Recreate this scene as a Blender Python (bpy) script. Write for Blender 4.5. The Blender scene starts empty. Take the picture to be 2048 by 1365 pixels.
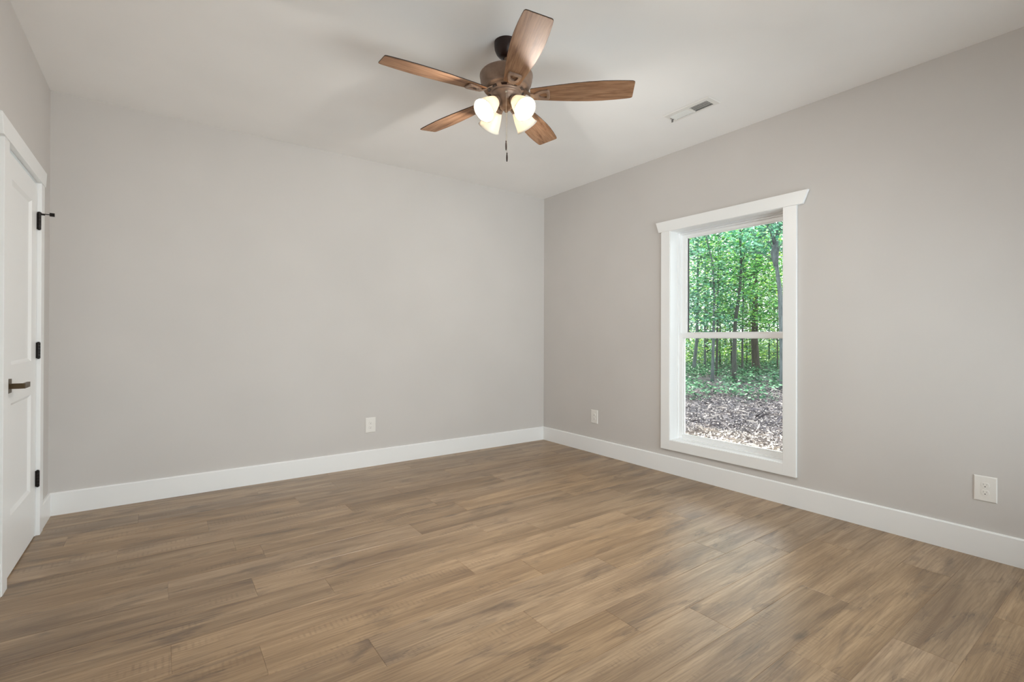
import bpy, bmesh, math, random
from mathutils import Matrix, Vector, noise as mnoise

sc = bpy.context.scene
C = sc.collection
PI = math.pi

# ------------------------------------------------------------------ camera
CAM_Z = 1.15809
Fv = Vector((0.5852718211763667, 0.8108308841054178, 0.003189469818871882))
Rv = Vector((0.8108250386648586, -0.5852800518465195, 0.0031650568187836696))
Uv = Vector((-0.004433058879570489, -0.0007336834207509974, 0.9999899047978477))
cam_data = bpy.data.cameras.new('camera')
cam = bpy.data.objects.new('camera', cam_data)
C.objects.link(cam)
cam.matrix_world = Matrix(((Rv.x, Uv.x, -Fv.x, 0), (Rv.y, Uv.y, -Fv.y, 0),
                           (Rv.z, Uv.z, -Fv.z, CAM_Z), (0, 0, 0, 1)))
cam_data.sensor_width = 36.0
cam_data.lens = 971.656 / 2048 * 36.0
cam_data.shift_y = -10.05 / 2048
cam_data.clip_start = 0.02
cam_data.clip_end = 300
sc.camera = cam

# ------------------------------------------------------------------ world, sun, added fill lights, exposure
SKY = 3.7
wd = bpy.data.worlds.new('world')
sc.world = wd
wd.use_nodes = True
wn = wd.node_tree
wn.nodes.clear()
wo = wn.nodes.new('ShaderNodeOutputWorld')
wb = wn.nodes.new('ShaderNodeBackground')
wb.inputs[0].default_value = (0.90, 0.96, 1.0, 1)
wb.inputs[1].default_value = SKY
wn.links.new(wb.outputs[0], wo.inputs[0])

sun_d = bpy.data.lights.new('sun', 'SUN')
sun_d.energy = 15.0
sun_d.angle = math.radians(0.6)
sun_d.color = (1.0, 0.95, 0.86)
sun = bpy.data.objects.new('sun', sun_d)
C.objects.link(sun)
sun.rotation_euler = Vector((-0.15, -0.78, -1.15)).to_track_quat('-Z', 'Y').to_euler()


def area(name, loc, direction, sx, sy, power, color):
    d = bpy.data.lights.new(name, 'AREA')
    d.shape = 'RECTANGLE'
    d.size, d.size_y, d.energy, d.color = sx, sy, power, color
    o = bpy.data.objects.new(name, d)
    C.objects.link(o)
    o.location = loc
    o.rotation_euler = Vector(direction).to_track_quat('-Z', 'Z').to_euler()
    return o


# fill lights added outside the made-up twin window behind the camera
area('added_fill_front', (1.90, -0.62, 1.45), (0, 1, -0.05), 2.7, 1.7, 5.0, (0.90, 0.96, 1.0))
area('added_upward_fill_front', (1.90, -0.68, 0.75), (0, 1, 0.55), 2.7, 0.9, 58.0, (0.88, 0.96, 1.0))
BULB_W = 27.0

sc.view_settings.view_transform = 'Standard'
sc.view_settings.look = 'None'
sc.view_settings.exposure = 0.12
sc.view_settings.gamma = 1.0
sc.view_settings.use_curve_mapping = False
try:
    sc.cycles.use_denoising = True
    sc.cycles.max_bounces = 12
    sc.cycles.diffuse_bounces = 8
    sc.cycles.transparent_max_bounces = 16
    sc.cycles.sample_clamp_indirect = 6.0
except Exception:
    pass

# ------------------------------------------------------------------ room numbers (metres)
XL, XR, YB, YF, H = -0.5868, 3.5378, 4.2809, -0.40, 2.743
WT = 0.15
BB_H, BB_T = 0.1463, 0.015
# window in the right wall
WY0, WY1, WZ0, WZ1 = 1.648, 2.573, 0.290, 2.072
# door in the left wall
DY0, DY1, DZ1 = 3.165, 3.893, 2.045
# window added in the wall behind the camera for fill light
FX0, FX1, FZ0, FZ1 = 0.57, 3.23, 0.40, 2.25


# ------------------------------------------------------------------ helpers
def mesh_obj(name, verts, faces, mat=None, parent=None, smooth=False):
    me = bpy.data.meshes.new(name)
    me.from_pydata([tuple(v) for v in verts], [], faces)
    me.update()
    o = bpy.data.objects.new(name, me)
    C.objects.link(o)
    if mat:
        me.materials.append(mat)
    if parent:
        o.parent = parent
    if smooth:
        me.polygons.foreach_set('use_smooth', [True] * len(me.polygons))
    return o


class MB:
    """collects boxes, prisms, lathes and tubes for one mesh"""

    def __init__(self):
        self.v, self.f, self.s = [], [], []

    def add(self, vs, fs, smooth=False):
        n = len(self.v)
        self.v += [Vector(v) for v in vs]
        for f in fs:
            self.f.append([i + n for i in f])
            self.s.append(smooth)
        return self

    def box(self, x0, x1, y0, y1, z0, z1):
        vs = [(x0, y0, z0), (x1, y0, z0), (x1, y1, z0), (x0, y1, z0), (x0, y0, z1), (x1, y0, z1), (x1, y1, z1), (x0, y1, z1)]
        return self.add(vs, [(0, 3, 2, 1), (4, 5, 6, 7), (0, 1, 5, 4), (1, 2, 6, 5), (2, 3, 7, 6), (3, 0, 4, 7)])

    def prism(self, poly, axis, a, b):
        """poly: list of 2D points; axis 'x','y','z' extruded a..b (order of the other two axes kept)"""
        n = len(poly)

        def P(u, v, w):
            return {'x': (w, u, v), 'y': (u, w, v), 'z': (u, v, w)}[axis]
        vs = [P(u, v, a) for u, v in poly] + [P(u, v, b) for u, v in poly]
        fs = [list(range(n)), list(range(n, 2 * n))] + [(i, (i + 1) % n, n + (i + 1) % n, n + i) for i in range(n)]
        return self.add(vs, fs)

    def lathe(self, prof, n=48, M=Matrix(), smooth=True, cap=True):
        vs, fs = [], []
        m = len(prof)
        for r, z in prof:
            for k in range(n):
                a = 2 * PI * k / n
                vs.append(M @ Vector((r * math.cos(a), r * math.sin(a), z)))
        for i in range(m - 1):
            for k in range(n):
                k2 = (k + 1) % n
                fs.append((i * n + k, i * n + k2, (i + 1) * n + k2, (i + 1) * n + k))
        self.add(vs, fs, smooth)
        if cap:
            for i in (0, m - 1):
                if prof[i][0] > 1e-6:
                    self.add([vs[i * n + k] for k in range(n)], [list(range(n))], False)
        return self

    def tube(self, pts, radii, n=10, smooth=True):
        pts = [Vector(p) for p in pts]
        if not hasattr(radii, '__len__'):
            radii = [radii] * len(pts)
        vs, fs = [], []
        ref = None
        for i, p in enumerate(pts):
            t = (pts[min(i + 1, len(pts) - 1)] - pts[max(i - 1, 0)]).normalized()
            if ref is None:
                ref = t.orthogonal().normalized()
            u = (ref - t * ref.dot(t)).normalized()
            ref = u
            w = t.cross(u)
            for k in range(n):
                a = 2 * PI * k / n
                vs.append(p + (u * math.cos(a) + w * math.sin(a)) * radii[i])
        for i in range(len(pts) - 1):
            for k in range(n):
                k2 = (k + 1) % n
                fs.append((i * n + k, i * n + k2, (i + 1) * n + k2, (i + 1) * n + k))
        fs.append(list(range(n)))
        fs.append([(len(pts) - 1) * n + k for k in range(n)])
        return self.add(vs, fs, smooth)

    def build(self, name, mat, parent=None, bevel=0.0, seg=2, origin=None):
        vs = self.v
        if origin is not None:
            vs = [v - Vector(origin) for v in vs]
        o = mesh_obj(name, vs, self.f, mat, parent)
        o.data.polygons.foreach_set('use_smooth', self.s)
        bm = bmesh.new()
        bm.from_mesh(o.data)
        bmesh.ops.recalc_face_normals(bm, faces=bm.faces)
        bm.to_mesh(o.data)
        bm.free()
        if origin is not None:
            o.location = origin
        if bevel > 0:
            m = o.modifiers.new('bevel', 'BEVEL')
            m.width, m.segments, m.limit_method = bevel, seg, 'ANGLE'
            m.angle_limit = math.radians(35)
        return o


def tag(o, label, cat, group=None, kind=None):
    o['label'] = label
    o['category'] = cat
    if group:
        o['group'] = group
    if kind:
        o['kind'] = kind
    return o


def empty(name, loc=(0, 0, 0)):
    o = bpy.data.objects.new(name, None)
    o.empty_display_size = 0.1
    C.objects.link(o)
    o.location = loc
    return o


def adopt(child, parent):
    """parent without moving (parents here only translate)"""
    child.parent = parent
    child.matrix_parent_inverse = Matrix.Translation(-Vector(parent.location))


# ------------------------------------------------------------------ materials
class NT:
    def __init__(self, name):
        self.m = bpy.data.materials.new(name)
        self.m.use_nodes = True
        self.t = self.m.node_tree
        self.t.nodes.clear()
        self.out = self.t.nodes.new('ShaderNodeOutputMaterial')

    def n(self, typ, **kw):
        nd = self.t.nodes.new(typ)
        for k, v in kw.items():
            if k.startswith('i_'):
                key = k[2:]
                key = int(key) if key.isdigit() else key.replace('_', ' ')
                nd.inputs[key].default_value = v
            else:
                setattr(nd, k, v)
        return nd

    def l(self, a, b):
        self.t.links.new(a, b)

    def math(self, op, a, b=None, c=None, clamp=False):
        nd = self.t.nodes.new('ShaderNodeMath')
        nd.operation = op
        nd.use_clamp = clamp
        for i, x in enumerate((a, b, c)):
            if x is None:
                continue
            if isinstance(x, (int, float)):
                nd.inputs[i].default_value = x
            else:
                self.l(x, nd.inputs[i])
        return nd.outputs[0]

    def mix(self, f, a, b, blend='MIX'):
        nd = self.t.nodes.new('ShaderNodeMix')
        nd.data_type = 'RGBA'
        nd.blend_type = blend
        for s, x in ((nd.inputs[0], f), (nd.inputs[6], a), (nd.inputs[7], b)):
            if isinstance(x, (int, float)):
                s.default_value = x
            elif isinstance(x, tuple):
                s.default_value = (*x, 1) if len(x) == 3 else x
            else:
                self.l(x, s)
        return nd.outputs[2]

    def ramp(self, f, stops):
        nd = self.t.nodes.new('ShaderNodeValToRGB')
        cr = nd.color_ramp
        while len(cr.elements) > 1:
            cr.elements.remove(cr.elements[-1])
        for i, (p, c) in enumerate(stops):
            e = cr.elements[0] if i == 0 else cr.elements.new(p)
            e.position = p
            e.color = (*c, 1) if len(c) == 3 else c
        self.l(f, nd.inputs[0])
        return nd.outputs[0]

    def range(self, f, a, b, c=0.0, d=1.0):
        nd = self.t.nodes.new('ShaderNodeMapRange')
        nd.inputs[1].default_value, nd.inputs[2].default_value = a, b
        nd.inputs[3].default_value, nd.inputs[4].default_value = c, d
        self.l(f, nd.inputs[0])
        return nd.outputs[0]

    def noise(self, vec, scale, detail=3, rough=0.55, dist=0.0):
        nd = self.n('ShaderNodeTexNoise', i_Scale=scale, i_Detail=detail, i_Roughness=rough, i_Distortion=dist)
        self.l(vec, nd.inputs['Vector'])
        return nd.outputs['Fac']

    def mapping(self, vec, scale, loc=None):
        nd = self.n('ShaderNodeMapping')
        nd.inputs['Scale'].default_value = scale
        self.l(vec, nd.inputs['Vector'])
        if loc is not None:
            self.l(loc, nd.inputs['Location'])
        return nd.outputs[0]

    def principled(self, **kw):
        p = self.t.nodes.new('ShaderNodeBsdfPrincipled')
        for k, v in kw.items():
            k = k.replace('_', ' ')
            if isinstance(v, tuple):
                p.inputs[k].default_value = (*v, 1) if len(v) == 3 else v
            elif isinstance(v, (int, float)):
                p.inputs[k].default_value = v
            else:
                self.l(v, p.inputs[k])
        self.l(p.outputs[0], self.out.inputs[0])
        return p

    def bump(self, h, strength, dist, normal=None):
        b = self.n('ShaderNodeBump', i_Strength=strength, i_Distance=dist)
        self.l(h, b.inputs['Height'])
        return b.outputs[0]


def paint(name, col, rough, bump=0.0, scale=300.0, var=0.02):
    k = NT(name)
    pos = k.n('ShaderNodeNewGeometry').outputs['Position']
    n1 = k.noise(pos, 1.6, 2)
    c = k.mix(k.range(n1, 0.3, 0.7), tuple(x * (1 - var) for x in col), tuple(x * (1 + var) for x in col))
    kw = dict(Base_Color=c, Roughness=rough)
    p = k.principled(**kw)
    if bump:
        k.l(k.bump(k.noise(pos, scale, 2), bump, 0.0006), p.inputs['Normal'])
    return k.m


def plain(name, col, rough=0.5, metallic=0.0, **kw):
    k = NT(name)
    pos = k.n('ShaderNodeNewGeometry').outputs['Position']
    f = k.noise(pos, 60.0, 2)
    r = k.range(f, 0.3, 0.7, rough * 0.92, min(1.0, rough * 1.08))
    k.principled(Base_Color=col, Roughness=r, Metallic=metallic, **kw)
    return k.m


M_WALL = paint('wall_paint', (0.600, 0.577, 0.556), 0.62, 0.12, 260)
M_CEIL = paint('ceiling_paint', (0.905, 0.897, 0.888), 0.85, 0.15, 220)
M_TRIM = paint('white_trim_enamel', (0.87, 0.88, 0.88), 0.32, 0.0, var=0.006)
M_DOOR = paint('white_door_enamel', (0.87, 0.88, 0.88), 0.36, 0.03, 400, var=0.006)
M_VINYL = paint('white_vinyl', (0.87, 0.88, 0.885), 0.35, 0.0, var=0.004)
M_BLACK = plain('oil_rubbed_black', (0.012, 0.009, 0.008), 0.38, 0.6)
M_BRASS = plain('aged_brass', (0.085, 0.055, 0.026), 0.38, 0.45)
M_PLASTIC = plain('white_plastic', (0.80, 0.78, 0.745), 0.35)
M_SLOT = plain('dark_slot', (0.03, 0.028, 0.026), 0.6)
M_SLIT = plain('grey_slit', (0.36, 0.35, 0.33), 0.6)
M_VENT = plain('white_enamelled_steel', (0.80, 0.785, 0.755), 0.45)
M_DUCT = plain('duct_shadow_metal', (0.16, 0.155, 0.15), 0.6)
M_SIDING = plain('exterior_siding', (0.55, 0.54, 0.52), 0.7)
M_CHAIN = plain('antique_brass_chain', (0.62, 0.56, 0.46), 0.35, 0.5)


def bronze_mat():
    k = NT('brushed_bronze')
    pos = k.n('ShaderNodeTexCoord').outputs['Object']
    f = k.noise(pos, 35.0, 3)
    c = k.mix(k.range(f, 0.3, 0.7), (0.235, 0.155, 0.112), (0.30, 0.205, 0.152))
    k.principled(Base_Color=c, Roughness=0.40, Metallic=0.35, Specular_IOR_Level=0.5)
    return k.m


M_BRONZE = bronze_mat()
M_CANOPY = plain('dark_bronze', (0.018, 0.006, 0.004), 0.38, 0.15)


def glass_mat():
    k = NT('window_glass')
    tr = k.n('ShaderNodeBsdfTransparent')
    tr.inputs[0].default_value = (0.97, 0.985, 0.98, 1)
    gl = k.n('ShaderNodeBsdfGlossy', i_Roughness=0.0)
    fr = k.n('ShaderNodeFresnel', i_IOR=1.45)
    mx = k.n('ShaderNodeMixShader')
    k.l(fr.outputs[0], mx.inputs[0])
    k.l(tr.outputs[0], mx.inputs[1])
    k.l(gl.outputs[0], mx.inputs[2])
    k.l(mx.outputs[0], k.out.inputs[0])
    return k.m


M_GLASS = glass_mat()


def shade_mat():
    k = NT('frosted_white_glass')
    pos = k.n('ShaderNodeNewGeometry').outputs['Position']
    f = k.noise(pos, 90.0, 2)
    col = k.mix(k.range(f, 0.3, 0.7), (0.86, 0.84, 0.79), (0.90, 0.88, 0.84))
    d = k.n('ShaderNodeBsdfDiffuse')
    t = k.n('ShaderNodeBsdfTranslucent')
    g = k.n('ShaderNodeBsdfGlossy', i_Roughness=0.25)
    k.l(col, d.inputs[0])
    k.l(k.mix(0.6, col, (0.92, 0.80, 0.62)), t.inputs[0])
    a = k.n('ShaderNodeMixShader')
    a.inputs[0].default_value = 0.31
    k.l(d.outputs[0], a.inputs[1])
    k.l(t.outputs[0], a.inputs[2])
    b = k.n('ShaderNodeMixShader')
    b.inputs[0].default_value = 0.05
    k.l(a.outputs[0], b.inputs[1])
    k.l(g.outputs[0], b.inputs[2])
    k.l(b.outputs[0], k.out.inputs[0])
    return k.m


M_SHADE = shade_mat()
M_RIM = plain('opal_glass_rim', (0.80, 0.77, 0.70), 0.3)


def bulb_mat():
    k = NT('lit_bulb')
    e = k.n('ShaderNodeEmission', i_Strength=14.0)
    e.inputs[0].default_value = (1.0, 0.86, 0.66, 1)
    k.l(e.outputs[0], k.out.inputs[0])
    return k.m


M_BULB = bulb_mat()


def blade_mat():
    k = NT('walnut_blade')
    co = k.n('ShaderNodeTexCoord').outputs['Object']
    oi = k.n('ShaderNodeObjectInfo').outputs['Random']
    off = k.n('ShaderNodeCombineXYZ')
    k.l(k.math('MULTIPLY', oi, 37.0), off.inputs[0])
    k.l(k.math('MULTIPLY', oi, 11.0), off.inputs[1])
    a = k.noise(k.mapping(co, (3.2, 26, 3), off.outputs[0]), 1.0, 4, 0.6, 1.2)
    b = k.noise(k.mapping(co, (9, 190, 9), off.outputs[0]), 1.0, 3, 0.6, 0.4)
    c = k.ramp(a, [(0.28, (0.155, 0.075, 0.038)), (0.46, (0.265, 0.145, 0.080)), (0.62, (0.335, 0.195, 0.115)), (0.8, (0.235, 0.125, 0.068))])
    c = k.mix(k.range(b, 0.45, 0.68, 0.0, 0.55), c, (0.10, 0.042, 0.02))
    p = k.principled(Base_Color=c, Roughness=0.58, Specular_IOR_Level=0.25)
    k.l(k.bump(b, 0.08, 0.001), p.inputs['Normal'])
    return k.m


M_BLADE = blade_mat()
M_EDGE = plain('dark_walnut_edge', (0.022, 0.009, 0.006), 0.45)


def floor_mat():
    k = NT('oak_laminate')
    pos = k.n('ShaderNodeNewGeometry').outputs['Position']
    at = k.n('ShaderNodeAttribute', attribute_name='plank')
    sep = k.n('ShaderNodeSeparateColor')
    k.l(at.outputs['Color'], sep.inputs[0])
    r1, r2, r3 = sep.outputs[0], sep.outputs[1], sep.outputs[2]
    off = k.n('ShaderNodeCombineXYZ')
    k.l(k.math('MULTIPLY', r1, 53.0), off.inputs[0])
    k.l(k.math('MULTIPLY', r2, 71.0), off.inputs[1])
    k.l(k.math('MULTIPLY', r3, 29.0), off.inputs[2])
    o = off.outputs[0]
    broad = k.noise(k.mapping(pos, (0.9, 7.5, 1), o), 1.0, 3, 0.5, 0.6)          # long tonal streaks
    streak = k.noise(k.mapping(pos, (1.5, 30, 1), o), 1.0, 5, 0.64, 0.55)          # grain bands
    fibre = k.noise(k.mapping(pos, (5, 150, 1), o), 1.0, 4, 0.68, 0.3)             # fine fibres
    smud = k.noise(k.mapping(pos, (2.6, 8.5, 1), o), 1.0, 4, 0.6, 0.9)            # dark smudges, knots
    ring = k.n('ShaderNodeTexWave', wave_type='BANDS', bands_direction='Y', i_Scale=9.0, i_Distortion=9.0, i_Detail=3.0)
    ring.inputs['Detail Scale'].default_value = 0.9
    k.l(k.mapping(pos, (0.55, 2.2, 1), o), ring.inputs['Vector'])
    ringf = ring.outputs['Fac']
    c = k.ramp(broad, [(0.26, (0.185, 0.117, 0.063)), (0.44, (0.310, 0.206, 0.115)), (0.58, (0.425, 0.292, 0.170)), (0.78, (0.27, 0.177, 0.100))])
    c = k.mix(k.range(streak, 0.42, 0.72, 0.0, 0.55), c, (0.160, 0.092, 0.048))
    c = k.mix(k.range(ringf, 0.55, 1.0, 0.0, 0.22), c, (0.15, 0.088, 0.046))
    c = k.mix(k.range(fibre, 0.48, 0.68, 0.0, 0.48), c, (0.145, 0.088, 0.048))
    c = k.mix(k.range(fibre, 0.47, 0.30, 0.0, 0.30), c, (0.46, 0.325, 0.20))
    ck = k.noise(k.mapping(pos, (1.1, 12, 1), o), 1.0, 5, 0.6, 0.5)
    crack = k.math('MULTIPLY', k.range(k.math('ABSOLUTE', k.math('SUBTRACT', ck, 0.5)), 0.0, 0.012, 1.0, 0.0), k.range(smud, 0.50, 0.60))
    c = k.mix(k.math('MULTIPLY', crack, 0.6), c, (0.07, 0.045, 0.028))
    c = k.mix(k.range(smud, 0.54, 0.74, 0.0, 0.78), c, (0.120, 0.080, 0.052))
    vk = k.n('ShaderNodeTexVoronoi', i_Scale=1.0)
    vk.inputs['Randomness'].default_value = 1.0
    wob = k.noise(k.mapping(pos, (18, 40, 1), o), 1.0, 2)
    k.l(k.mapping(pos, (2.1, 5.5, 1), o), vk.inputs['Vector'])
    kd = k.math('ADD', vk.outputs['Distance'], k.math('MULTIPLY', k.math('SUBTRACT', wob, 0.5), 0.16))
    knot = k.range(kd, 0.02, 0.13, 1.0, 0.0)
    krare = k.n('ShaderNodeSeparateColor')
    k.l(vk.outputs['Color'], krare.inputs[0])
    knot = k.math('MULTIPLY', k.math('MAXIMUM', knot, 0.0), k.math('GREATER_THAN', krare.outputs[0], 0.62))
    c = k.mix(k.math('MULTIPLY', knot, 0.75), c, (0.075, 0.048, 0.03))
    # rough-sawn cross marks in patches
    w = k.n('ShaderNodeTexWave', wave_type='BANDS', bands_direction='X', i_Scale=15.0, i_Distortion=1.6, i_Detail=2.0)
    k.l(k.mapping(pos, (1.0, 0.35, 1), o), w.inputs['Vector'])
    patch = k.noise(k.mapping(pos, (1.7, 13, 1), o), 1.0, 2, 0.5)
    pm = k.math('MULTIPLY', k.range(patch, 0.57, 0.68), k.range(k.noise(k.mapping(pos, (40, 30, 1), o), 1.0, 2), 0.35, 0.6))
    saw = k.math('MULTIPLY', k.range(w.outputs['Fac'], 0.5, 0.85), pm)
    c = k.mix(k.math('MULTIPLY', saw, 0.34), c, (0.125, 0.076, 0.043))
    # plank to plank tone
    tone = k.range(r2, 0.0, 1.0, 0.88, 1.07)
    hsv = k.n('ShaderNodeHueSaturation', i_Saturation=1.0)
    k.l(tone, hsv.inputs['Value'])
    k.l(k.range(r3, 0, 1, 0.92, 1.02), hsv.inputs['Saturation'])
    k.l(c, hsv.inputs['Color'])
    rough = k.range(streak, 0.3, 0.7, 0.33, 0.41)
    p = k.principled(Base_Color=hsv.outputs[0], Roughness=rough, Specular_IOR_Level=0.62)
    h = k.math('ADD', k.math('MULTIPLY', fibre, -0.5), k.math('MULTIPLY', saw, -0.6))
    h = k.math('ADD', h, k.math('MULTIPLY', crack, -0.8))
    k.l(k.bump(h, 0.22, 0.0012), p.inputs['Normal'])
    return k.m


M_FLOOR = floor_mat()


def leaf_mat(name, dark, mid, light, gloss=0.10):
    k = NT(name)
    ri = k.n('ShaderNodeNewGeometry').outputs['Random Per Island']
    c = k.ramp(ri, [(0.0, dark), (0.45, mid), (0.85, light), (1.0, tuple(min(1, x * 1.25) for x in light))])
    d = k.n('ShaderNodeBsdfDiffuse')
    t = k.n('ShaderNodeBsdfTranslucent')
    k.l(c, d.inputs[0])
    k.l(k.mix(0.5, c, (0.35, 0.62, 0.05), 'MULTIPLY') if False else c, t.inputs[0])
    a = k.n('ShaderNodeMixShader')
    a.inputs[0].default_value = 0.42
    k.l(d.outputs[0], a.inputs[1])
    k.l(t.outputs[0], a.inputs[2])
    g = k.n('ShaderNodeBsdfGlossy', i_Roughness=0.33)
    g.inputs[0].default_value = (0.9, 1.0, 0.97, 1)
    b = k.n('ShaderNodeMixShader')
    b.inputs[0].default_value = gloss
    k.l(a.outputs[0], b.inputs[1])
    k.l(g.outputs[0], b.inputs[2])
    k.l(b.outputs[0], k.out.inputs[0])
    return k.m


L_TEAL = leaf_mat('cool_green_leaf', (0.006, 0.048, 0.028), (0.032, 0.19, 0.105), (0.22, 0.52, 0.34), 0.16)
L_GREEN = leaf_mat('green_leaf', (0.006, 0.045, 0.012), (0.028, 0.185, 0.038), (0.21, 0.53, 0.11), 0.13)
L_LOW = leaf_mat('seedling_leaf', (0.008, 0.045, 0.020), (0.035, 0.15, 0.065), (0.20, 0.42, 0.22), 0.08)
L_YELLOW = leaf_mat('yellow_green_leaf', (0.016, 0.075, 0.010), (0.080, 0.27, 0.034), (0.46, 0.66, 0.13), 0.10)


def bark_mat(name, a_, b_):
    k = NT(name)
    co = k.n('ShaderNodeNewGeometry').outputs['Position']
    f = k.noise(k.mapping(co, (14, 14, 3)), 1.0, 4, 0.65, 0.6)
    c = k.ramp(f, [(0.3, a_), (0.7, b_)])
    p = k.principled(Base_Color=c, Roughness=0.9)
    k.l(k.bump(f, 0.6, 0.02), p.inputs['Normal'])
    return k.m


B_DARK = bark_mat('dark_bark', (0.018, 0.022, 0.018), (0.06, 0.068, 0.058))
B_GREY = bark_mat('grey_bark', (0.04, 0.052, 0.055), (0.13, 0.155, 0.16))
B_BROWN = bark_mat('brown_bark', (0.025, 0.024, 0.018), (0.085, 0.075, 0.055))


def ground_mat():
    k = NT('leaf_strewn_soil')
    pos = k.n('ShaderNodeNewGeometry').outputs['Position']
    a = k.noise(pos, 1.1, 3)
    b = k.noise(pos, 13.0, 5, 0.7)
    v = k.n('ShaderNodeTexVoronoi', i_Scale=22.0)
    k.l(pos, v.inputs['Vector'])
    c = k.ramp(b, [(0.3, (0.022, 0.019, 0.023)), (0.48, (0.085, 0.075, 0.084)), (0.62, (0.155, 0.137, 0.145)), (0.75, (0.26, 0.23, 0.22))])
    c = k.mix(k.range(v.outputs['Distance'], 0.0, 0.5, 0.3, 0.0), c, (0.24, 0.21, 0.20))
    c = k.mix(k.range(a, 0.4, 0.65, 0.0, 0.3), c, (0.12, 0.10, 0.11))
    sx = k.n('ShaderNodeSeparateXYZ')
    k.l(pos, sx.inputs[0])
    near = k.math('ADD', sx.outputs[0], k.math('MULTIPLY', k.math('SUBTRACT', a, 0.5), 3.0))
    c = k.mix(k.range(near, 4.6, 7.2, 0.85, 0.0), c, (0.62, 0.54, 0.45))  # soil lightened towards the house to bounce light onto the window head jamb
    p = k.principled(Base_Color=c, Roughness=0.95)
    k.l(k.bump(b, 0.9, 0.05), p.inputs['Normal'])
    return k.m


def litter_mat():
    k = NT('dry_leaf')
    ri = k.n('ShaderNodeNewGeometry').outputs['Random Per Island']
    c = k.ramp(ri, [(0.0, (0.035, 0.030, 0.036)), (0.35, (0.115, 0.102, 0.115)), (0.7, (0.24, 0.212, 0.215)), (1.0, (0.52, 0.46, 0.42))])
    pos = k.n('ShaderNodeNewGeometry').outputs['Position']
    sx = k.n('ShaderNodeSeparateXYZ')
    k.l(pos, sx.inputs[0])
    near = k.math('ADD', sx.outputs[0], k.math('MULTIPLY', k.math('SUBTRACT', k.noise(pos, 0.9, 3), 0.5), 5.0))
    c = k.mix(k.range(near, 5.4, 8.2, 0.55, 0.0), c, (0.74, 0.66, 0.56))  # litter lightened near the house too, as extra bounce for the window
    k.principled(Base_Color=c, Roughness=0.8)
    return k.m


# ------------------------------------------------------------------ room shell
def wall_with_hole(name, plane_axis, p0, p1, a0, a1, h0, h1, z0, z1, mat, label):
    """wall slab between p0..p1 along plane_axis, spanning a0..a1 x 0..H, hole h0..h1 x z0..z1"""
    mb = MB()

    def bx(u0, u1, w0, w1):
        if plane_axis == 'x':
            mb.box(p0, p1, u0, u1, w0, w1)
        else:
            mb.box(u0, u1, p0, p1, w0, w1)
    bx(a0, h0, -0.02, H)
    bx(h1, a1, -0.02, H)
    bx(h0, h1, z1, H)
    if z0 > -0.02:
        bx(h0, h1, -0.02, z0)
    o = mb.build(name, mat)
    return tag(o, label, 'wall', kind='structure')


tag(MB().box(XL - WT, XR + WT, YB, YB + WT, -0.02, H).build('wall_back', M_WALL),
    'long plain greige wall left of the far corner, with one outlet', 'wall', kind='structure')
wall_with_hole('wall_right', 'x', XR, XR + WT, YF - WT, YB, WY0 - 0.012, WY1 + 0.012, WZ0 - 0.012, WZ1 + 0.012, M_WALL,
               'greige wall on the right that holds the tall window')
wall_with_hole('wall_left', 'x', XL - WT, XL, YF - WT, YB, DY0 - 0.018, DY1 + 0.018, -0.05, DZ1 + 0.018, M_WALL,
               'narrow strip of greige wall at the left edge around the white door')
wall_with_hole('wall_front', 'y', YF - WT, YF, XL, XR, FX0, FX1, FZ0, FZ1, M_WALL,
               'greige wall behind the viewpoint, with a wide added window')
VX0, VX1, VY0, VY1 = 2.892, 3.038, 1.820, 2.181
gx0, gx1 = 2.932, 3.014
banks = ((1.860, 1.996, 1), (2.010, 2.150, -1))
mb = MB().box(XL - WT, gx0, YF - WT, YB + WT, H, H + 0.12).box(gx1, XR + WT, YF - WT, YB + WT, H, H + 0.12)
mb.box(gx0, gx1, YF - WT, banks[0][0], H, H + 0.12).box(gx0, gx1, banks[1][1], YB + WT, H, H + 0.12)
tag(mb.build('ceiling', M_CEIL),
    'flat off-white ceiling above the whole room', 'ceiling', kind='structure')

# floor: one mesh of bevelled planks with a random value for each plank
ROW0, PW, PL = 1.055, 0.1955, 1.218
known = {0: 1.844, 1: 1.536, 2: 1.247, 3: 0.648, 4: 0.303, 5: 0.034, 6: 0.641, 7: 0.355, 8: 0.03, 10: 0.335, 14: -0.113}
rng = random.Random(5)
fv, ff, cols = [], [], []
k0 = -8
last = 0.2
for row in range(k0, 18):
    y0 = ROW0 + row * PW
    y1 = y0 + PW
    if y1 < YF - 0.02 or y0 > YB + 0.02:
        continue
    if row in known:
        off = known[row]
    else:
        off = last + rng.choice((0.33, 0.42, 0.55, 0.70, 0.81))
    last = off
    off = (off - XL) % PL
    x = XL - 0.02 + off - PL + 0.02
    while x < XR + 0.02:
        xa, xb = max(x, XL - 0.02), min(x + PL, XR + 0.02)
        ya, yb = max(y0, YF - 0.02), min(y1, YB + 0.02)
        if xb - xa > 0.01 and yb - ya > 0.005:
            e, dz = 0.0014, -0.0012
            n = len(fv)
            for (px, py, pz) in ((xa, ya, dz), (xb, ya, dz), (xb, yb, dz), (xa, yb, dz),
                                 (xa + e, ya + e, 0), (xb - e, ya + e, 0), (xb - e, yb - e, 0), (xa + e, yb - e, 0)):
                fv.append((px, py, pz))
            col = (rng.random(), rng.random(), rng.random(), 1)
            for f in ((4, 5, 6, 7), (0, 1, 5, 4), (1, 2, 6, 5), (2, 3, 7, 6), (3, 0, 4, 7)):
                ff.append([i + n for i in f])
                cols.append(col)
        x += PL
n = len(fv)
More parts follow.
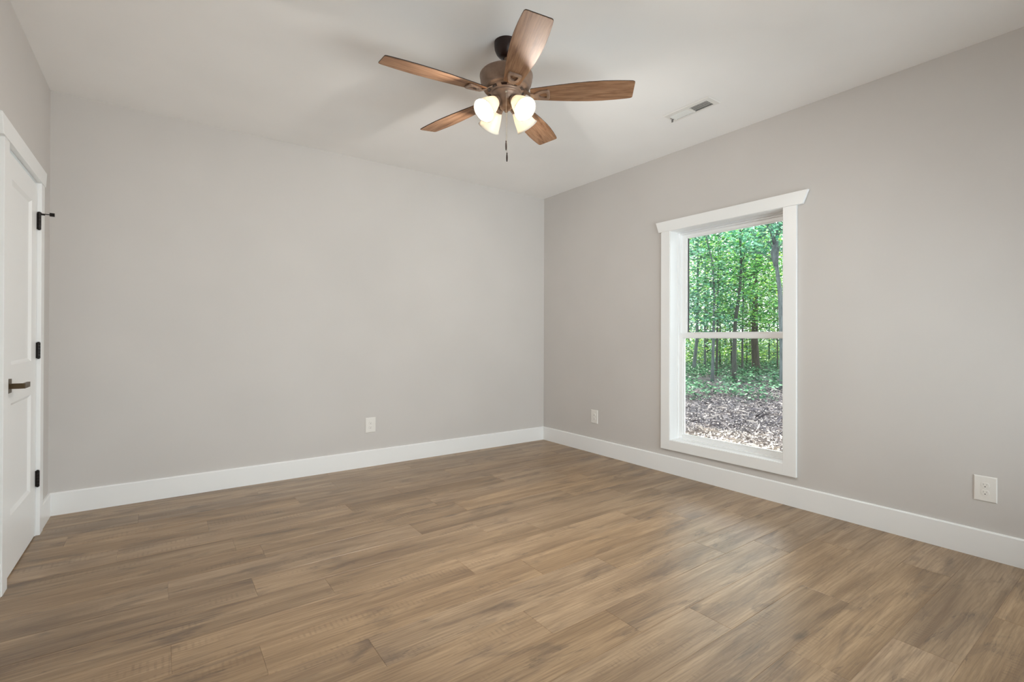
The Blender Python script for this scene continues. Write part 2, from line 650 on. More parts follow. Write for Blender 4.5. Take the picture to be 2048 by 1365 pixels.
fv += [(XL - WT, YF - WT, -0.0012), (XR + WT, YF - WT, -0.0012), (XR + WT, YB + WT, -0.0012), (XL - WT, YB + WT, -0.0012),
       (XL - WT, YF - WT, -0.1), (XR + WT, YF - WT, -0.1), (XR + WT, YB + WT, -0.1), (XL - WT, YB + WT, -0.1)]
for f in ((4, 7, 6, 5), (0, 1, 5, 4), (1, 2, 6, 5), (2, 3, 7, 6), (3, 0, 4, 7)):
    ff.append([i + n for i in f])
    cols.append((0.5, 0.5, 0.5, 1))
floor = mesh_obj('floor', fv, ff, M_FLOOR)
ca = floor.data.attributes.new('plank', 'FLOAT_COLOR', 'FACE')
ca.data.foreach_set('color', [x for c in cols for x in c])
tag(floor, 'brown oak plank floor with rough-sawn grain', 'floor', kind='structure')


# baseboards
def bb_profile():
    h, t = BB_H, BB_T
    return [(0, 0), (t, 0), (t, h - 0.006), (t - 0.004, h - 0.001), (t - 0.007, h), (0, h)]


mb = MB().prism([(YB - u, z) for u, z in bb_profile()], 'x', XL, XR)
tag(mb.build('baseboard_back', M_TRIM), 'white baseboard along the long back wall', 'baseboard', kind='structure')
mb = MB().prism([(XR - u, z) for u, z in bb_profile()], 'y', YF, YB - BB_T)
tag(mb.build('baseboard_right', M_TRIM), 'white baseboard below the window', 'baseboard', kind='structure')
mb = MB()
for a, b in ((3.985, YB - BB_T), (YF, 3.075)):
    mb.prism([(XL + u, z) for u, z in bb_profile()], 'y', a, b)
tag(mb.build('baseboard_left', M_TRIM), 'short white baseboard beside the door casing', 'baseboard', kind='structure')
mb = MB().prism([(YF + u, z) for u, z in bb_profile()], 'x', XL + BB_T, XR - BB_T)
tag(mb.build('baseboard_front', M_TRIM), 'white baseboard along the wall behind the viewpoint', 'baseboard', kind='structure')

# ------------------------------------------------------------------ window_1
win = empty('window_1', (XR, (WY0 + WY1) / 2, WZ0))
tag(win, 'tall white double-hung window with flared head casing and a view of woods', 'window', kind='structure')
CW, CT = 0.092, 0.020


def wpart(mb, name, mat=M_TRIM, parent=win, bevel=0.0015):
    o = mb.build(name, mat, None, bevel)
    adopt(o, win)
    if parent is not win:
        o.parent = parent
        o.matrix_parent_inverse = parent.matrix_world.inverted() if False else Matrix()
        o.matrix_parent_inverse = Matrix.Translation(-Vector(win.location)) if False else Matrix()
    return o


g = 0.004
for a, b in ((WY0 - CW, WY0 - g), (WY1 + g, WY1 + CW)):
    wpart(MB().box(XR - CT, XR, a, b, WZ0 - CW + 0.006, WZ1 + 0.002), 'side_casing')
wpart(MB().box(XR - CT, XR, WY0 - g, WY1 + g, WZ0 - CW + 0.006, WZ0 - g), 'bottom_casing')
wpart(MB().prism([(WY0 - CW - 0.040, WZ1 + 0.002), (WY1 + CW + 0.024, WZ1 + 0.002), (WY1 + CW + 0.054, WZ1 + 0.092), (WY0 - CW - 0.076, WZ1 + 0.092)],
                 'x', XR - CT - 0.004, XR), 'head_casing')
# jamb extension lining the opening
JX = XR + 0.088
mb = MB()
mb.box(XR - CT + 0.006, JX, WY0 - 0.014, WY0, WZ0 - 0.014, WZ1 + 0.014)
mb.box(XR - CT + 0.006, JX, WY1, WY1 + 0.014, WZ0 - 0.014, WZ1 + 0.014)
mb.box(XR - CT + 0.006, JX, WY0, WY1, WZ1, WZ1 + 0.014)
mb.box(XR - CT + 0.006, JX, WY0, WY1, WZ0 - 0.014, WZ0)
wpart(mb, 'jamb_lining', bevel=0.0)


def ring(mb, x0, x1, y0, y1, z0, z1, ws, wt, wb_):
    """rectangular frame; side, top and bottom widths"""
    mb.box(x0, x1, y0, y0 + ws, z0, z1)
    mb.box(x0, x1, y1 - ws, y1, z0, z1)
    mb.box(x0, x1, y0 + ws, y1 - ws, z1 - wt, z1)
    mb.box(x0, x1, y0 + ws, y1 - ws, z0, z0 + wb_)
    return mb


mb = MB()
ring(mb, XR + 0.080, XR + 0.104, WY0 - 0.012, WY1 + 0.012, WZ0 - 0.012, WZ1 + 0.012, 0.022, 0.024, 0.020)
ring(mb, XR + 0.104, XR + 0.128, WY0 - 0.012, WY1 + 0.012, WZ0 - 0.012, WZ1 + 0.012, 0.030, 0.034, 0.020)
ring(mb, XR + 0.128, XR + 0.172, WY0 - 0.012, WY1 + 0.012, WZ0 - 0.012, WZ1 + 0.012, 0.034, 0.038, 0.030)
wpart(mb, 'vinyl_frame', M_VINYL, bevel=0.001)


def subpart(mb, name, mat, parent, bevel=0.0):
    o = mb.build(name, mat, None, bevel)
    o.parent = parent
    # parent meshes carry world coordinates and have the window's inverse applied, so undo it
    o.matrix_parent_inverse = Matrix()
    return o


MR0, MR1 = 1.160, 1.206
lo = MB()
LX0, LX1 = XR + 0.098, XR + 0.126
ly0, ly1 = WY0 + 0.006, WY1 - 0.006
ring(lo, LX0, LX1, ly0, ly1, WZ0 + 0.006, MR1 - 0.009, 0.036, MR1 - 0.009 - MR0, 0.030)
ring(lo, LX0 + 0.008, LX1 - 0.004, ly0 + 0.034, ly1 - 0.034, WZ0 + 0.034, MR0 + 0.002, 0.014, 0.006, 0.010)
lower = wpart(lo, 'lower_sash', M_VINYL, bevel=0.0015)
subpart(MB().box(LX0 + 0.014, LX0 + 0.018, ly0 + 0.03, ly1 - 0.03, WZ0 + 0.03, MR0 + 0.004), 'glass_pane', M_GLASS, lower)
for yc in (1.835, 2.385):
    subpart(MB().box(LX0 - 0.001, LX0 + 0.020, yc - 0.032, yc + 0.032, MR1 - 0.010, MR1 - 0.002), 'tilt_latch', M_PLASTIC, lower, 0.001)
up = MB()
UX0, UX1 = XR + 0.130, XR + 0.158
uy0, uy1 = WY0 + 0.018, WY1 - 0.018
ring(up, UX0, UX1, uy0, uy1, MR0 - 0.004, WZ1 - 0.012, 0.034, 0.034, MR1 - MR0 + 0.004)
ring(up, UX0 + 0.008, UX1 - 0.004, uy0 + 0.032, uy1 - 0.032, MR1 - 0.002, WZ1 - 0.044, 0.012, 0.010, 0.004)
upper = wpart(up, 'upper_sash', M_VINYL, bevel=0.0015)
subpart(MB().box(UX0 + 0.014, UX0 + 0.018, uy0 + 0.03, uy1 - 0.03, MR1 - 0.01, WZ1 - 0.04), 'glass_pane', M_GLASS, upper)
subpart(MB().box(UX0 + 0.0185, UX0 + 0.024, uy1 - 0.052, uy1 - 0.044, MR1, WZ1 - 0.055), 'dark_edge_strip', M_BLACK, upper)  # thin dark strip along one upright edge of the upper pane
# outside trim of the same window
mb = MB()
ring(mb, XR + WT, XR + WT + 0.02, WY0 - 0.09, WY1 + 0.09, WZ0 - 0.09, WZ1 + 0.09, 0.085, 0.085, 0.085)
wpart(mb, 'outer_casing', M_VINYL, bevel=0.0)

# ------------------------------------------------------------------ fill_window (added behind the viewpoint to let in fill light)
w2 = empty('fill_window', ((FX0 + FX1) / 2, YF, FZ0))
tag(w2, 'wide white twin window added for fill light behind the viewpoint', 'window', kind='structure')
mb = MB()
for a, b, c, d in ((FX0 - 0.09, FX0, FZ0 - 0.09, FZ1), (FX1, FX1 + 0.09, FZ0 - 0.09, FZ1), (FX0, FX1, FZ0 - 0.09, FZ0), (FX0 - 0.12, FX1 + 0.12, FZ1, FZ1 + 0.09)):
    mb.box(a, b, YF, YF + CT, c, d)
adopt(mb.build('casing', M_TRIM), w2)
mb = MB()
xm = (FX0 + FX1) / 2
for a, b in ((FX0, FX0 + 0.05), (FX1 - 0.05, FX1), (xm - 0.05, xm + 0.05)):
    mb.box(a, b, YF - 0.12, YF - 0.03, FZ0, FZ1)
for c, d in ((FZ0, FZ0 + 0.05), (FZ1 - 0.05, FZ1), ((FZ0 + FZ1) / 2 - 0.02, (FZ0 + FZ1) / 2 + 0.02)):
    mb.box(FX0 + 0.05, xm - 0.05, YF - 0.12, YF - 0.03, c, d)
    mb.box(xm + 0.05, FX1 - 0.05, YF - 0.12, YF - 0.03, c, d)
adopt(mb.build('sash_frame', M_VINYL), w2)
for a, b in ((FX0 + 0.04, xm - 0.04), (xm + 0.04, FX1 - 0.04)):
    adopt(MB().box(a, b, YF - 0.085, YF - 0.081, FZ0 + 0.04, FZ1 - 0.04).build('glass_pane', M_GLASS), w2)

# ------------------------------------------------------------------ door_1
door = empty('door_1', (XL, (DY0 + DY1) / 2, 0))
tag(door, 'white two-panel door with black hinges and flared head casing at left edge', 'door', kind='structure')


def dpart(mb, name, mat=M_TRIM, bevel=0.0015):
    o = mb.build(name, mat, None, bevel)
    adopt(o, door)
    return o


DCT = 0.019
dpart(MB().box(XL, XL + DCT, 3.072, DY0 - 0.006, 0, DZ1 + 0.003), 'side_casing')
dpart(MB().box(XL, XL + DCT, DY1 + 0.006, 3.985, 0, DZ1 + 0.003), 'side_casing')
dpart(MB().prism([(3.040, DZ1 + 0.003), (3.996, DZ1 + 0.003), (4.026, DZ1 + 0.093), (3.004, DZ1 + 0.093)], 'x', XL, XL + DCT + 0.004), 'head_casing')
mb = MB()
mb.box(XL - WT, XL, DY0 - 0.016, DY0, 0, DZ1)
mb.box(XL - WT, XL, DY1, DY1 + 0.016, 0, DZ1)
mb.box(XL - WT, XL, DY0 - 0.016, DY1 + 0.016, DZ1, DZ1 + 0.016)
mb.box(XL - WT, XL - 0.048, DY0, DY0 + 0.012, 0, DZ1)
mb.box(XL - WT, XL - 0.048, DY1 - 0.012, DY1, 0, DZ1)
mb.box(XL - WT, XL - 0.048, DY0, DY1, DZ1 - 0.012, DZ1)
dpart(mb, 'door_jamb', bevel=0.0)

# slab with two recessed, bevelled panels on the room side
sy0, sy1, sz0, sz1 = DY0 + 0.003, DY1 - 0.004, 0.008, DZ1 - 0.012
FX = XL - 0.001
pan = [(3.318, 3.765, 1.018, 1.916), (3.318, 3.765, 0.288, 0.832)]
mb = MB()
mb.box(FX - 0.040, FX - 0.014, sy0, sy1, sz0, sz1)
mb.box(FX - 0.014, FX, sy0, pan[0][0], sz0, sz1)
mb.box(FX - 0.014, FX, pan[0][1], sy1, sz0, sz1)
for a, b in ((sz0, pan[1][2]), (pan[1][3], pan[0][2]), (pan[0][3], sz1)):
    mb.box(FX - 0.014, FX, pan[0][0], pan[0][1], a, b)
for (a, b, c, d) in pan:
    w, dp = 0.016, 0.0115
    o_ = [(FX, a, c), (FX, b, c), (FX, b, d), (FX, a, d)]
    i_ = [(FX - dp, a + w, c + w), (FX - dp, b - w, c + w), (FX - dp, b - w, d - w), (FX - dp, a + w, d - w)]
    mb.add(o_ + i_, [(0, 1, 5, 4), (1, 2, 6, 5), (2, 3, 7, 6), (3, 0, 4, 7), (4, 5, 6, 7)])
slab = dpart(mb, 'door_slab', M_DOOR, 0.0)

for zc in (1.823, 1.075, 0.332):
    mb = MB()
    T = Matrix.Translation((XL + 0.0095, DY1 - 0.001, zc - 0.0455))
    for q in range(5):
        mb.lathe([(0.0085, q * 0.0182 + 0.0004), (0.0085, q * 0.0182 + 0.0178)], 16, T)
    mb.lathe([(0.0045, -0.004), (0.0062, -0.001), (0.0045, 0.0005)], 12, T)
    mb.lathe([(0.0045, 0.0905), (0.0062, 0.092), (0.0045, 0.095)], 12, T)
    mb.box(XL - 0.004, XL + 0.010, DY1 - 0.007, DY1 - 0.002, zc - 0.045, zc + 0.045)
    hg = dpart(mb, 'hinge', M_BLACK, 0.0)
    if zc > 1.5:
        # hinge-pin door stop: collar, arm and bumper pad
        ms = MB()
        ms.lathe([(0.010, 0.0905), (0.010, 0.0985)], 16, T)
        zt = zc + 0.0495
        ms.box(XL + 0.012, XL + 0.062, DY1 - 0.004, DY1 + 0.002, zt - 0.006, zt - 0.001)
        ms.box(XL + 0.016, XL + 0.034, DY1 - 0.006, DY1 + 0.004, zt - 0.011, zt - 0.005)
        ms.box(XL + 0.054, XL + 0.076, DY1 - 0.012, DY1 - 0.002, zt - 0.014, zt + 0.006)
        ms.lathe([(0.004, 0.094), (0.007, 0.101), (0.0, 0.1035)], 12, T)
        subpart(ms, 'door_stop', M_BLACK, hg, 0.0008)

lv = MB()
lv.box(XL - 0.001, XL + 0.010, 3.208, 3.274, 0.888, 0.954)
lever = dpart(lv, 'lever_rose', M_BRASS, 0.001)
l2 = MB()
l2.prism([(XL + 0.008, 3.222), (XL + 0.062, 3.222), (XL + 0.064, 3.226), (XL + 0.064, 3.335), (XL + 0.052, 3.335), (XL + 0.052, 3.238), (XL + 0.008, 3.238)], 'z', 0.9085, 0.9335)
lvo = subpart(l2, 'lever_handle', M_BRASS, lever, 0.0008)

# ------------------------------------------------------------------ ceiling fan
FA = Vector((1.4965, 2.1332, 0))
fan = empty('ceiling_fan', (FA.x, FA.y, H))
tag(fan, 'five-blade walnut ceiling fan with four lit glass shades', 'ceiling fan')


def fpart(mb, name, mat, parent=None, bevel=0.0):
    """meshes are written relative to the fan axis, z = height above the floor"""
    o = mb.build(name, mat, None, bevel)
    o.parent = parent or fan
    if parent is None:
        o.location = (0, 0, -H)
    return o


mb = MB().lathe([(0.0645, H), (0.0645, H - 0.022), (0.062, H - 0.040), (0.054, H - 0.060), (0.042, H - 0.075), (0.030, H - 0.082), (0.020, H - 0.084)], 48)
fpart(mb, 'canopy', M_CANOPY)
mb = MB().lathe([(0.012, H - 0.08), (0.012, 2.60), (0.032, 2.594), (0.034, 2.570)], 24)
fpart(mb, 'downrod', M_BRONZE)
mb = MB().lathe([(0.020, 2.588), (0.06, 2.584), (0.112, 2.578), (0.136, 2.572), (0.1425, 2.564), (0.1425, 2.556), (0.1405, 2.552), (0.139, 2.535), (0.134, 2.515),
                 (0.127, 2.503), (0.122, 2.497), (0.124, 2.494), (0.121, 2.489), (0.110, 2.484), (0.104, 2.486), (0.098, 2.481), (0.082, 2.476), (0.078, 2.468)], 64)
mh = fpart(mb, 'motor_housing', M_BRONZE)
for q in range(10):
    mb = MB()
    Rm = Matrix.Rotation(2 * PI * (q + 0.5) / 10 + math.radians(-41.71), 4, 'Z')
    vs = [Rm @ Vector((r * math.cos(t_), r * math.sin(t_), z)) for r, z, da in ((0.086, 2.4755, 0.15), (0.099, 2.4790, 0.17)) for t_ in (-da, 0, da)]
    vs += [v - Vector((0, 0, 0.0012)) for v in vs]
    mb.add(vs, [(0, 1, 4, 3), (1, 2, 5, 4), (6, 9, 10, 7), (7, 10, 11, 8), (0, 6, 7, 1), (1, 7, 8, 2), (3, 4, 10, 9), (4, 5, 11, 10), (0, 3, 9, 6), (2, 8, 11, 5)])
    fpart(mb, 'cooling_slot', M_CANOPY, mh)

# blades: built along +X, rotated about the axis
outline = [(0.130, 0.038), (0.137, 0.043), (0.20, 0.0505), (0.28, 0.0605), (0.36, 0.0685), (0.44, 0.0735), (0.51, 0.0745), (0.58, 0.0715), (0.64, 0.0665),
           (0.660, 0.0640), (0.667, 0.0610), (0.6705, 0.0570), (0.6715, 0.050)]
BZ = 2.4568
PITCH = math.radians(-11.46)


def blade_meshes():
    top, th = [], 0.0055
    left = [(x, w) for x, w in outline]
    loop = left + [(x, -w) for x, w in reversed(left)]
    n_ = len(loop)
    vs = [(x, y, 0) for x, y in loop] + [(x, y, th) for x, y in loop]
    fs = [list(range(n_))[::-1], list(range(n_, 2 * n_))] + [(i, (i + 1) % n_, n_ + (i + 1) % n_, n_ + i) for i in range(n_)]
    return vs, fs


bvs, bfs = blade_meshes()
blade_me = bpy.data.meshes.new('blade')
blade_me.from_pydata(bvs, [], bfs)
blade_me.materials.append(M_BLADE)
blade_me.materials.append(M_EDGE)
for i, p_ in enumerate(blade_me.polygons):
    p_.material_index = 0 if i == 0 else 1
blade_me.update()


def iron_mesh():
    mb = MB()
    # arm from the motor to the blade, drooping under it
    arm = [(0.094, 0, 0.022), (0.112, 0, 0.012), (0.130, 0, -0.004), (0.150, 0, -0.012), (0.172, 0, -0.012)]
    for i in range(len(arm) - 1):
        (x0, _, z0), (x1, _, z1) = arm[i], arm[i + 1]
        w0, w1 = (0.020, 0.017, 0.013, 0.015, 0.024)[i], (0.020, 0.017, 0.013, 0.015, 0.024)[i + 1]
        t = 0.005
        vs = [(x0, -w0, z0), (x0, w0, z0), (x1, w1, z1), (x1, -w1, z1), (x0, -w0, z0 + t), (x0, w0, z0 + t), (x1, w1, z1 + t), (x1, -w1, z1 + t)]
        mb.add(vs, [(0, 3, 2, 1), (4, 5, 6, 7), (0, 1, 5, 4), (1, 2, 6, 5), (2, 3, 7, 6), (3, 0, 4, 7)])
    # open shield-shaped medallion: ring between an outer and an inner outline
    outer = [(0.150, 0.008), (0.160, 0.020), (0.178, 0.029), (0.200, 0.034), (0.224, 0.036), (0.232, 0.030), (0.234, 0.0)]
    inner = [(0.176, 0.004), (0.180, 0.010), (0.190, 0.016), (0.202, 0.019), (0.212, 0.019), (0.217, 0.015), (0.218, 0.0)]

    def close(h):
        return h + [(x, -y) for x, y in reversed(h[:-1])]
    O_, I_ = close(outer), close(inner)
    m = len(O_)
    zb, zt = -0.011, -0.0005
    vs = [(x, y, zb + 0.003) for x, y in O_] + [(x * 0.90 + 0.0195, y * 0.86, zb) for x, y in O_] + [(x, y, zb) for x, y in I_] + [(x, y, zt) for x, y in I_] + [(x, y, zt) for x, y in O_]
    fs = []
    for i in range(m):
        j = (i + 1) % m
        for a in (0, 1, 2, 3):
            fs.append((a * m + i, a * m + j, (a + 1) * m + j, (a + 1) * m + i))
        fs.append((4 * m + i, 4 * m + j, j, i))
    mb.add(vs, fs, False)
    return mb


iron_src = iron_mesh()
for kk in range(5):
    ang = math.radians(-41.711 + 72 * kk)
    b = bpy.data.objects.new('blade', blade_me)
    C.objects.link(b)
    b.parent = fan
    b.location = (0, 0, BZ - H)
    b.rotation_euler = (PITCH, 0, ang)
    md = b.modifiers.new('bevel', 'BEVEL')
    md.width, md.segments, md.limit_method = 0.001, 1, 'ANGLE'
    ir = iron_src.build('blade_iron', M_BRONZE, b, 0.0012) if kk == 0 else None
    if ir is None:
        ir = iron0.copy()
        C.objects.link(ir)
        ir.parent = b
    else:
        iron0 = ir

# light kit
mb = MB().lathe([(0.078, 2.470), (0.080, 2.462), (0.076, 2.458), (0.068, 2.452), (0.066, 2.440), (0.060, 2.425), (0.048, 2.412), (0.036, 2.404), (0.034, 2.392),
                 (0.026, 2.384), (0.014, 2.380), (0.009, 2.376), (0.009, 2.370), (0.004, 2.367)], 48)
kit = fpart(mb, 'light_kit_housing', M_BRONZE)
AZ0 = math.radians(184.8)
TILT = math.radians(44)
shade_prof = [(0.0270, 0.000), (0.0300, 0.004), (0.0345, 0.016), (0.0400, 0.032), (0.0455, 0.050), (0.0500, 0.068), (0.0535, 0.082), (0.0560, 0.092), (0.0590, 0.100), (0.0630, 0.106),
              (0.0625, 0.1075), (0.0570, 0.102), (0.0540, 0.094), (0.0512, 0.082), (0.0478, 0.068), (0.0432, 0.050), (0.0378, 0.032), (0.0322, 0.016), (0.0270, 0.005)]
for kk in range(4):
    az = AZ0 + kk * PI / 2
    rad = Vector((math.cos(az), math.sin(az), 0))
    axis = (rad * math.cos(TILT) + Vector((0, 0, -math.sin(TILT)))).normalized()
    mouth = rad * 0.152 + Vector((0, 0, 2.331))
    neck = mouth - axis * 0.106
    Mx = Matrix.Translation(neck) @ axis.to_track_quat('Z', 'Y').to_matrix().to_4x4()
    mb = MB().lathe(shade_prof, 40, Mx, cap=False)
    sh = fpart(mb, 'lamp_shade', M_SHADE)
    sh.data.materials.append(M_RIM)
    for p_ in sh.data.polygons:
        if 8 <= p_.index // 40 <= 9:
            p_.material_index = 1
    mb = MB().lathe([(0.0, 0.012), (0.009, 0.013), (0.011, 0.018), (0.014, 0.026), (0.0165, 0.035), (0.0165, 0.042), (0.014, 0.050), (0.008, 0.0555), (0.0, 0.057)], 20, Mx, cap=False)
    bo = fpart(mb, 'bulb', M_BULB, sh)
    # socket cup and arm
    mb = MB().lathe([(0.012, -0.030), (0.020, -0.026), (0.029, -0.012), (0.031, 0.004), (0.029, 0.007), (0.012, 0.008)], 28, Mx)
    mb.lathe([(0.010, 0.006), (0.010, 0.028)], 16, Mx)
    p0 = rad * 0.052 + Vector((0, 0, 2.424))
    p1 = neck - axis * 0.026
    mb.tube([p0, p0.lerp(p1, 0.5) + Vector((0, 0, 0.004)), p1], 0.010, 12)
    fpart(mb, 'shade_holder', M_BRONZE, kit)
    ld = bpy.data.lights.new('fan_bulb_light', 'POINT')
    ld.energy = BULB_W
    ld.color = (1.0, 0.945, 0.875)
    ld.shadow_soft_size = 0.022
    lo_ = bpy.data.objects.new('fan_bulb_light', ld)
    C.objects.link(lo_)
    lo_.parent = fan
    lo_.location = neck + axis * 0.080 - Vector((0, 0, H))

# pull chains
tc = -FA.normalized()


def chain(top, bottom, fob_len, name_len):
    mb = MB()
    n_ = int((top.z - bottom.z) / 0.0045)
    for i in range(n_ + 1):
        p_ = top.lerp(bottom, i / n_)
        mb.lathe([(0.0, -0.0019), (0.0016, -0.0010), (0.0016, 0.0010), (0.0, 0.0019)], 6, Matrix.Translation(p_), cap=False)
    mb.tube([top, bottom], 0.0005, 5)
    ch = fpart(mb, 'pull_chain', M_CHAIN)
    mf = MB().lathe([(0.0, 0.002), (0.0030, 0.0), (0.0034, -0.006), (0.0030, -0.010), (0.0042, -0.014), (0.0048, -0.028), (0.0042, -0.040), (0.0028, -fob_len + 0.002), (0.0, -fob_len)], 14,
                    Matrix.Translation(bottom), cap=False)
    fpart(mf, 'chain_fob', M_CANOPY, ch)


c1 = tc * 0.0640
chain(Vector((c1.x, c1.y, 2.447)), Vector((c1.x, c1.y, 2.190)), 0.052, 0)
chain(Vector((0.006, 0.000, 2.400)), Vector((0.006, 0.0, 2.152)), 0.049, 0)
mb = MB().lathe([(0.0, 2.4525), (0.005, 2.4505), (0.007, 2.4465), (0.005, 2.4425), (0.0, 2.4405)], 14, Matrix.Translation((tc.x * 0.066, tc.y * 0.066, 0)), cap=False)
fpart(mb, 'chain_outlet', M_CHAIN, kit)

# ------------------------------------------------------------------ ceiling vent
vent = empty('ceiling_vent', ((VX0 + VX1) / 2, (VY0 + VY1) / 2, H))
tag(vent, 'white rectangular ceiling register with two banks of slots', 'air vent')
zt, zb = H, H - 0.006
mb = MB()
# flange as bars round the two openings, with a sloped rim
mb.box(VX0 + 0.006, gx0, VY0 + 0.006, VY1 - 0.006, zb, zt)
mb.box(gx1, VX1 - 0.006, VY0 + 0.006, VY1 - 0.006, zb, zt)
mb.box(gx0, gx1, VY0 + 0.006, banks[0][0], zb, zt)
mb.box(gx0, gx1, banks[0][1], banks[1][0], zb, zt)
mb.box(gx0, gx1, banks[1][1], VY1 - 0.006, zb, zt)
o_ = [(VX0, VY0, zt - 0.0015), (VX1, VY0, zt - 0.0015), (VX1, VY1, zt - 0.0015), (VX0, VY1, zt - 0.0015)]
i_ = [(VX0 + 0.006, VY0 + 0.006, zb), (VX1 - 0.006, VY0 + 0.006, zb), (VX1 - 0.006, VY1 - 0.006, zb), (VX0 + 0.006, VY1 - 0.006, zb)]
mb.add(o_ + i_, [(0, 1, 5, 4), (1, 2, 6, 5), (2, 3, 7, 6), (3, 0, 4, 7)])
adopt(mb.build('register_frame', M_VENT), vent)
for (ya, yb, s) in banks:
    ml = MB()
    nb = 13
    pitch = (yb - ya) / nb
    for q in range(nb):
        yc = ya + (q + 0.5) * pitch
        hy, hz = pitch * (0.44 if s > 0 else 0.33), 0.0036
        z_a, z_b = (zb, zb + 2 * hz) if s > 0 else (zb + 2 * hz, zb)
        vs = [(gx0, yc - hy, z_a), (gx1, yc - hy, z_a), (gx1, yc + hy, z_b), (gx0, yc + hy, z_b)]
        vs += [(x, y, z + (0.0016 if s > 0 else 0.0010)) for x, y, z in vs]
        ml.add(vs, [(0, 3, 2, 1), (4, 5, 6, 7), (0, 1, 5, 4), (1, 2, 6, 5), (2, 3, 7, 6), (3, 0, 4, 7)])
    for q in range(1, 4):
        xc = gx0 + q * (gx1 - gx0) / 4
        ml.box(xc - 0.0007, xc + 0.0007, ya, yb, zb + 0.003, zb + 0.009)
    adopt(ml.build('louvres', M_VENT), vent)
md_ = MB()
md_.box(gx0 - 0.001, gx0, banks[0][0], banks[1][1], zb + 0.002, H + 0.10).box(gx1, gx1 + 0.001, banks[0][0], banks[1][1], zb + 0.002, H + 0.10)
md_.box(gx0, gx1, banks[0][0] - 0.001, banks[0][0], zb + 0.002, H + 0.10).box(gx0, gx1, banks[1][1], banks[1][1] + 0.001, zb + 0.002, H + 0.10)
md_.box(gx0, gx1, banks[0][0], banks[1][1], H + 0.10, H + 0.102)
adopt(md_.build('duct_boot', M_DUCT), vent)
mb = MB().box(2.958, 2.972, 2.160, 2.163, zb - 0.003, zb).box(2.976, 2.992, 2.158, 2.161, zb - 0.004, zb).box(2.984, 2.987, 2.159, 2.172, zb - 0.020, zb)
adopt(mb.build('damper_lever', M_DUCT), vent)


# ------------------------------------------------------------------ wall outlets
def outlet(label, loc, rotz):
    """plate in local XZ, facing local -Y"""
    e = empty('wall_outlet', loc)
    e.rotation_euler = (0, 0, rotz)
    tag(e, label, 'outlet', 'duplex outlets with white jumbo cover plates')
    w, h = 0.0455, 0.0665
    mb = MB()
    o_ = [(-w, 0, -h), (w, 0, -h), (w, 0, h), (-w, 0, h)]
    m_ = [(-w, -0.003, -h), (w, -0.003, -h), (w, -0.003, h), (-w, -0.003, h)]
    k_ = 0.004
    t_ = [(-w + k_, -0.006, -h + k_), (w - k_, -0.006, -h + k_), (w - k_, -0.006, h - k_), (-w + k_, -0.006, h - k_)]
    mb.add(o_ + m_ + t_, [(0, 1, 5, 4), (1, 2, 6, 5), (2, 3, 7, 6), (3, 0, 4, 7), (4, 5, 9, 8), (5, 6, 10, 9), (6, 7, 11, 10), (7, 4, 8, 11), (8, 9, 10, 11), (0, 3, 2, 1)])
    mb.build('cover_plate', M_PLASTIC, e)
    for zc in (0.0195, -0.0195):
        # receptacle face: circle flattened at top and bottom
        poly = []
        for q in range(32):
            a = 2 * PI * q / 32
            poly.append((0.0168 * math.cos(a), zc + max(-0.0138, min(0.0138, 0.0168 * math.sin(a)))))
        rc = MB().prism(poly, 'y', -0.0085, -0.005).build('receptacle', M_PLASTIC, e, 0.0008)
        sl = MB()
        sl.box(-0.0072, -0.0052, -0.0088, -0.0084, zc + 0.0005, zc + 0.0080)
        sl.box(0.0052, 0.0072, -0.0088, -0.0084, zc + 0.0012, zc + 0.0073)
        sl.build('blade_slots', M_SLIT, rc)
        sl = MB()
        sl.prism([(0.0026 * math.cos(2 * PI * q / 12), zc - 0.0072 + 0.0026 * math.sin(2 * PI * q / 12)) for q in range(12)], 'y', -0.0088, -0.0084)
        sl.build('ground_hole', M_SLOT, rc)
    MB().lathe([(0.0026, 0.0), (0.0024, 0.0012), (0.0, 0.0014)], 14, Matrix.Translation((0, -0.006, 0)) @ Matrix.Rotation(PI / 2, 4, 'X'), cap=False).build('plate_screw', M_PLASTIC, e)
    return e


outlet('white duplex outlet low on the long back wall', (1.5255, YB, 0.369), 0.0)
outlet('white duplex outlet between the far corner and the window', (XR, 3.477, 0.365), -PI / 2)
outlet('white duplex outlet right of the window, near the right edge', (XR, 0.6185, 0.3655), -PI / 2)

# ------------------------------------------------------------------ outdoors
GZ = -0.45
rg = random.Random(11)


def gh(x, y):
    """height of the ground outside"""
    return GZ + 0.05 * math.sin(x * 0.9 + y * 0.4) * math.sin(y * 0.7 - 0.3 * x) + 0.010 * max(0, x - 18)


NX, NY = 190, 190
gv, gf = [], []
gx_a, gx_b, gy_a, gy_b = XR + WT - 0.02, 62.0, -16.0, 46.0
for j in range(NY + 1):
    for i in range(NX + 1):
        u = 0.10 * (i / NX) + 0.90 * (i / NX) ** 2.6
        x = gx_a + (gx_b - gx_a) * u
        y = 4.0 + (gy_b - gy_a) * 0.5 * math.copysign(abs(2 * j / NY - 1) ** 1.7, 2 * j / NY - 1) + 8.0 * (j / NY)
        z = gh(x, y) + 0.035 * mnoise.noise((x * 3.1, y * 3.1, 0.3)) + 0.02 * mnoise.noise((x * 8.0, y * 8.0, 4.1))
        gv.append((x, y, z))
for j in range(NY):
    for i in range(NX):
        a = j * (NX + 1) + i
        gf.append((a, a + 1, a + NX + 2, a + NX + 1))
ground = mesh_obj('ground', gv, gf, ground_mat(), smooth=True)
tag(ground, 'uneven bare soil outside the window running into the woods', 'ground', kind='structure')


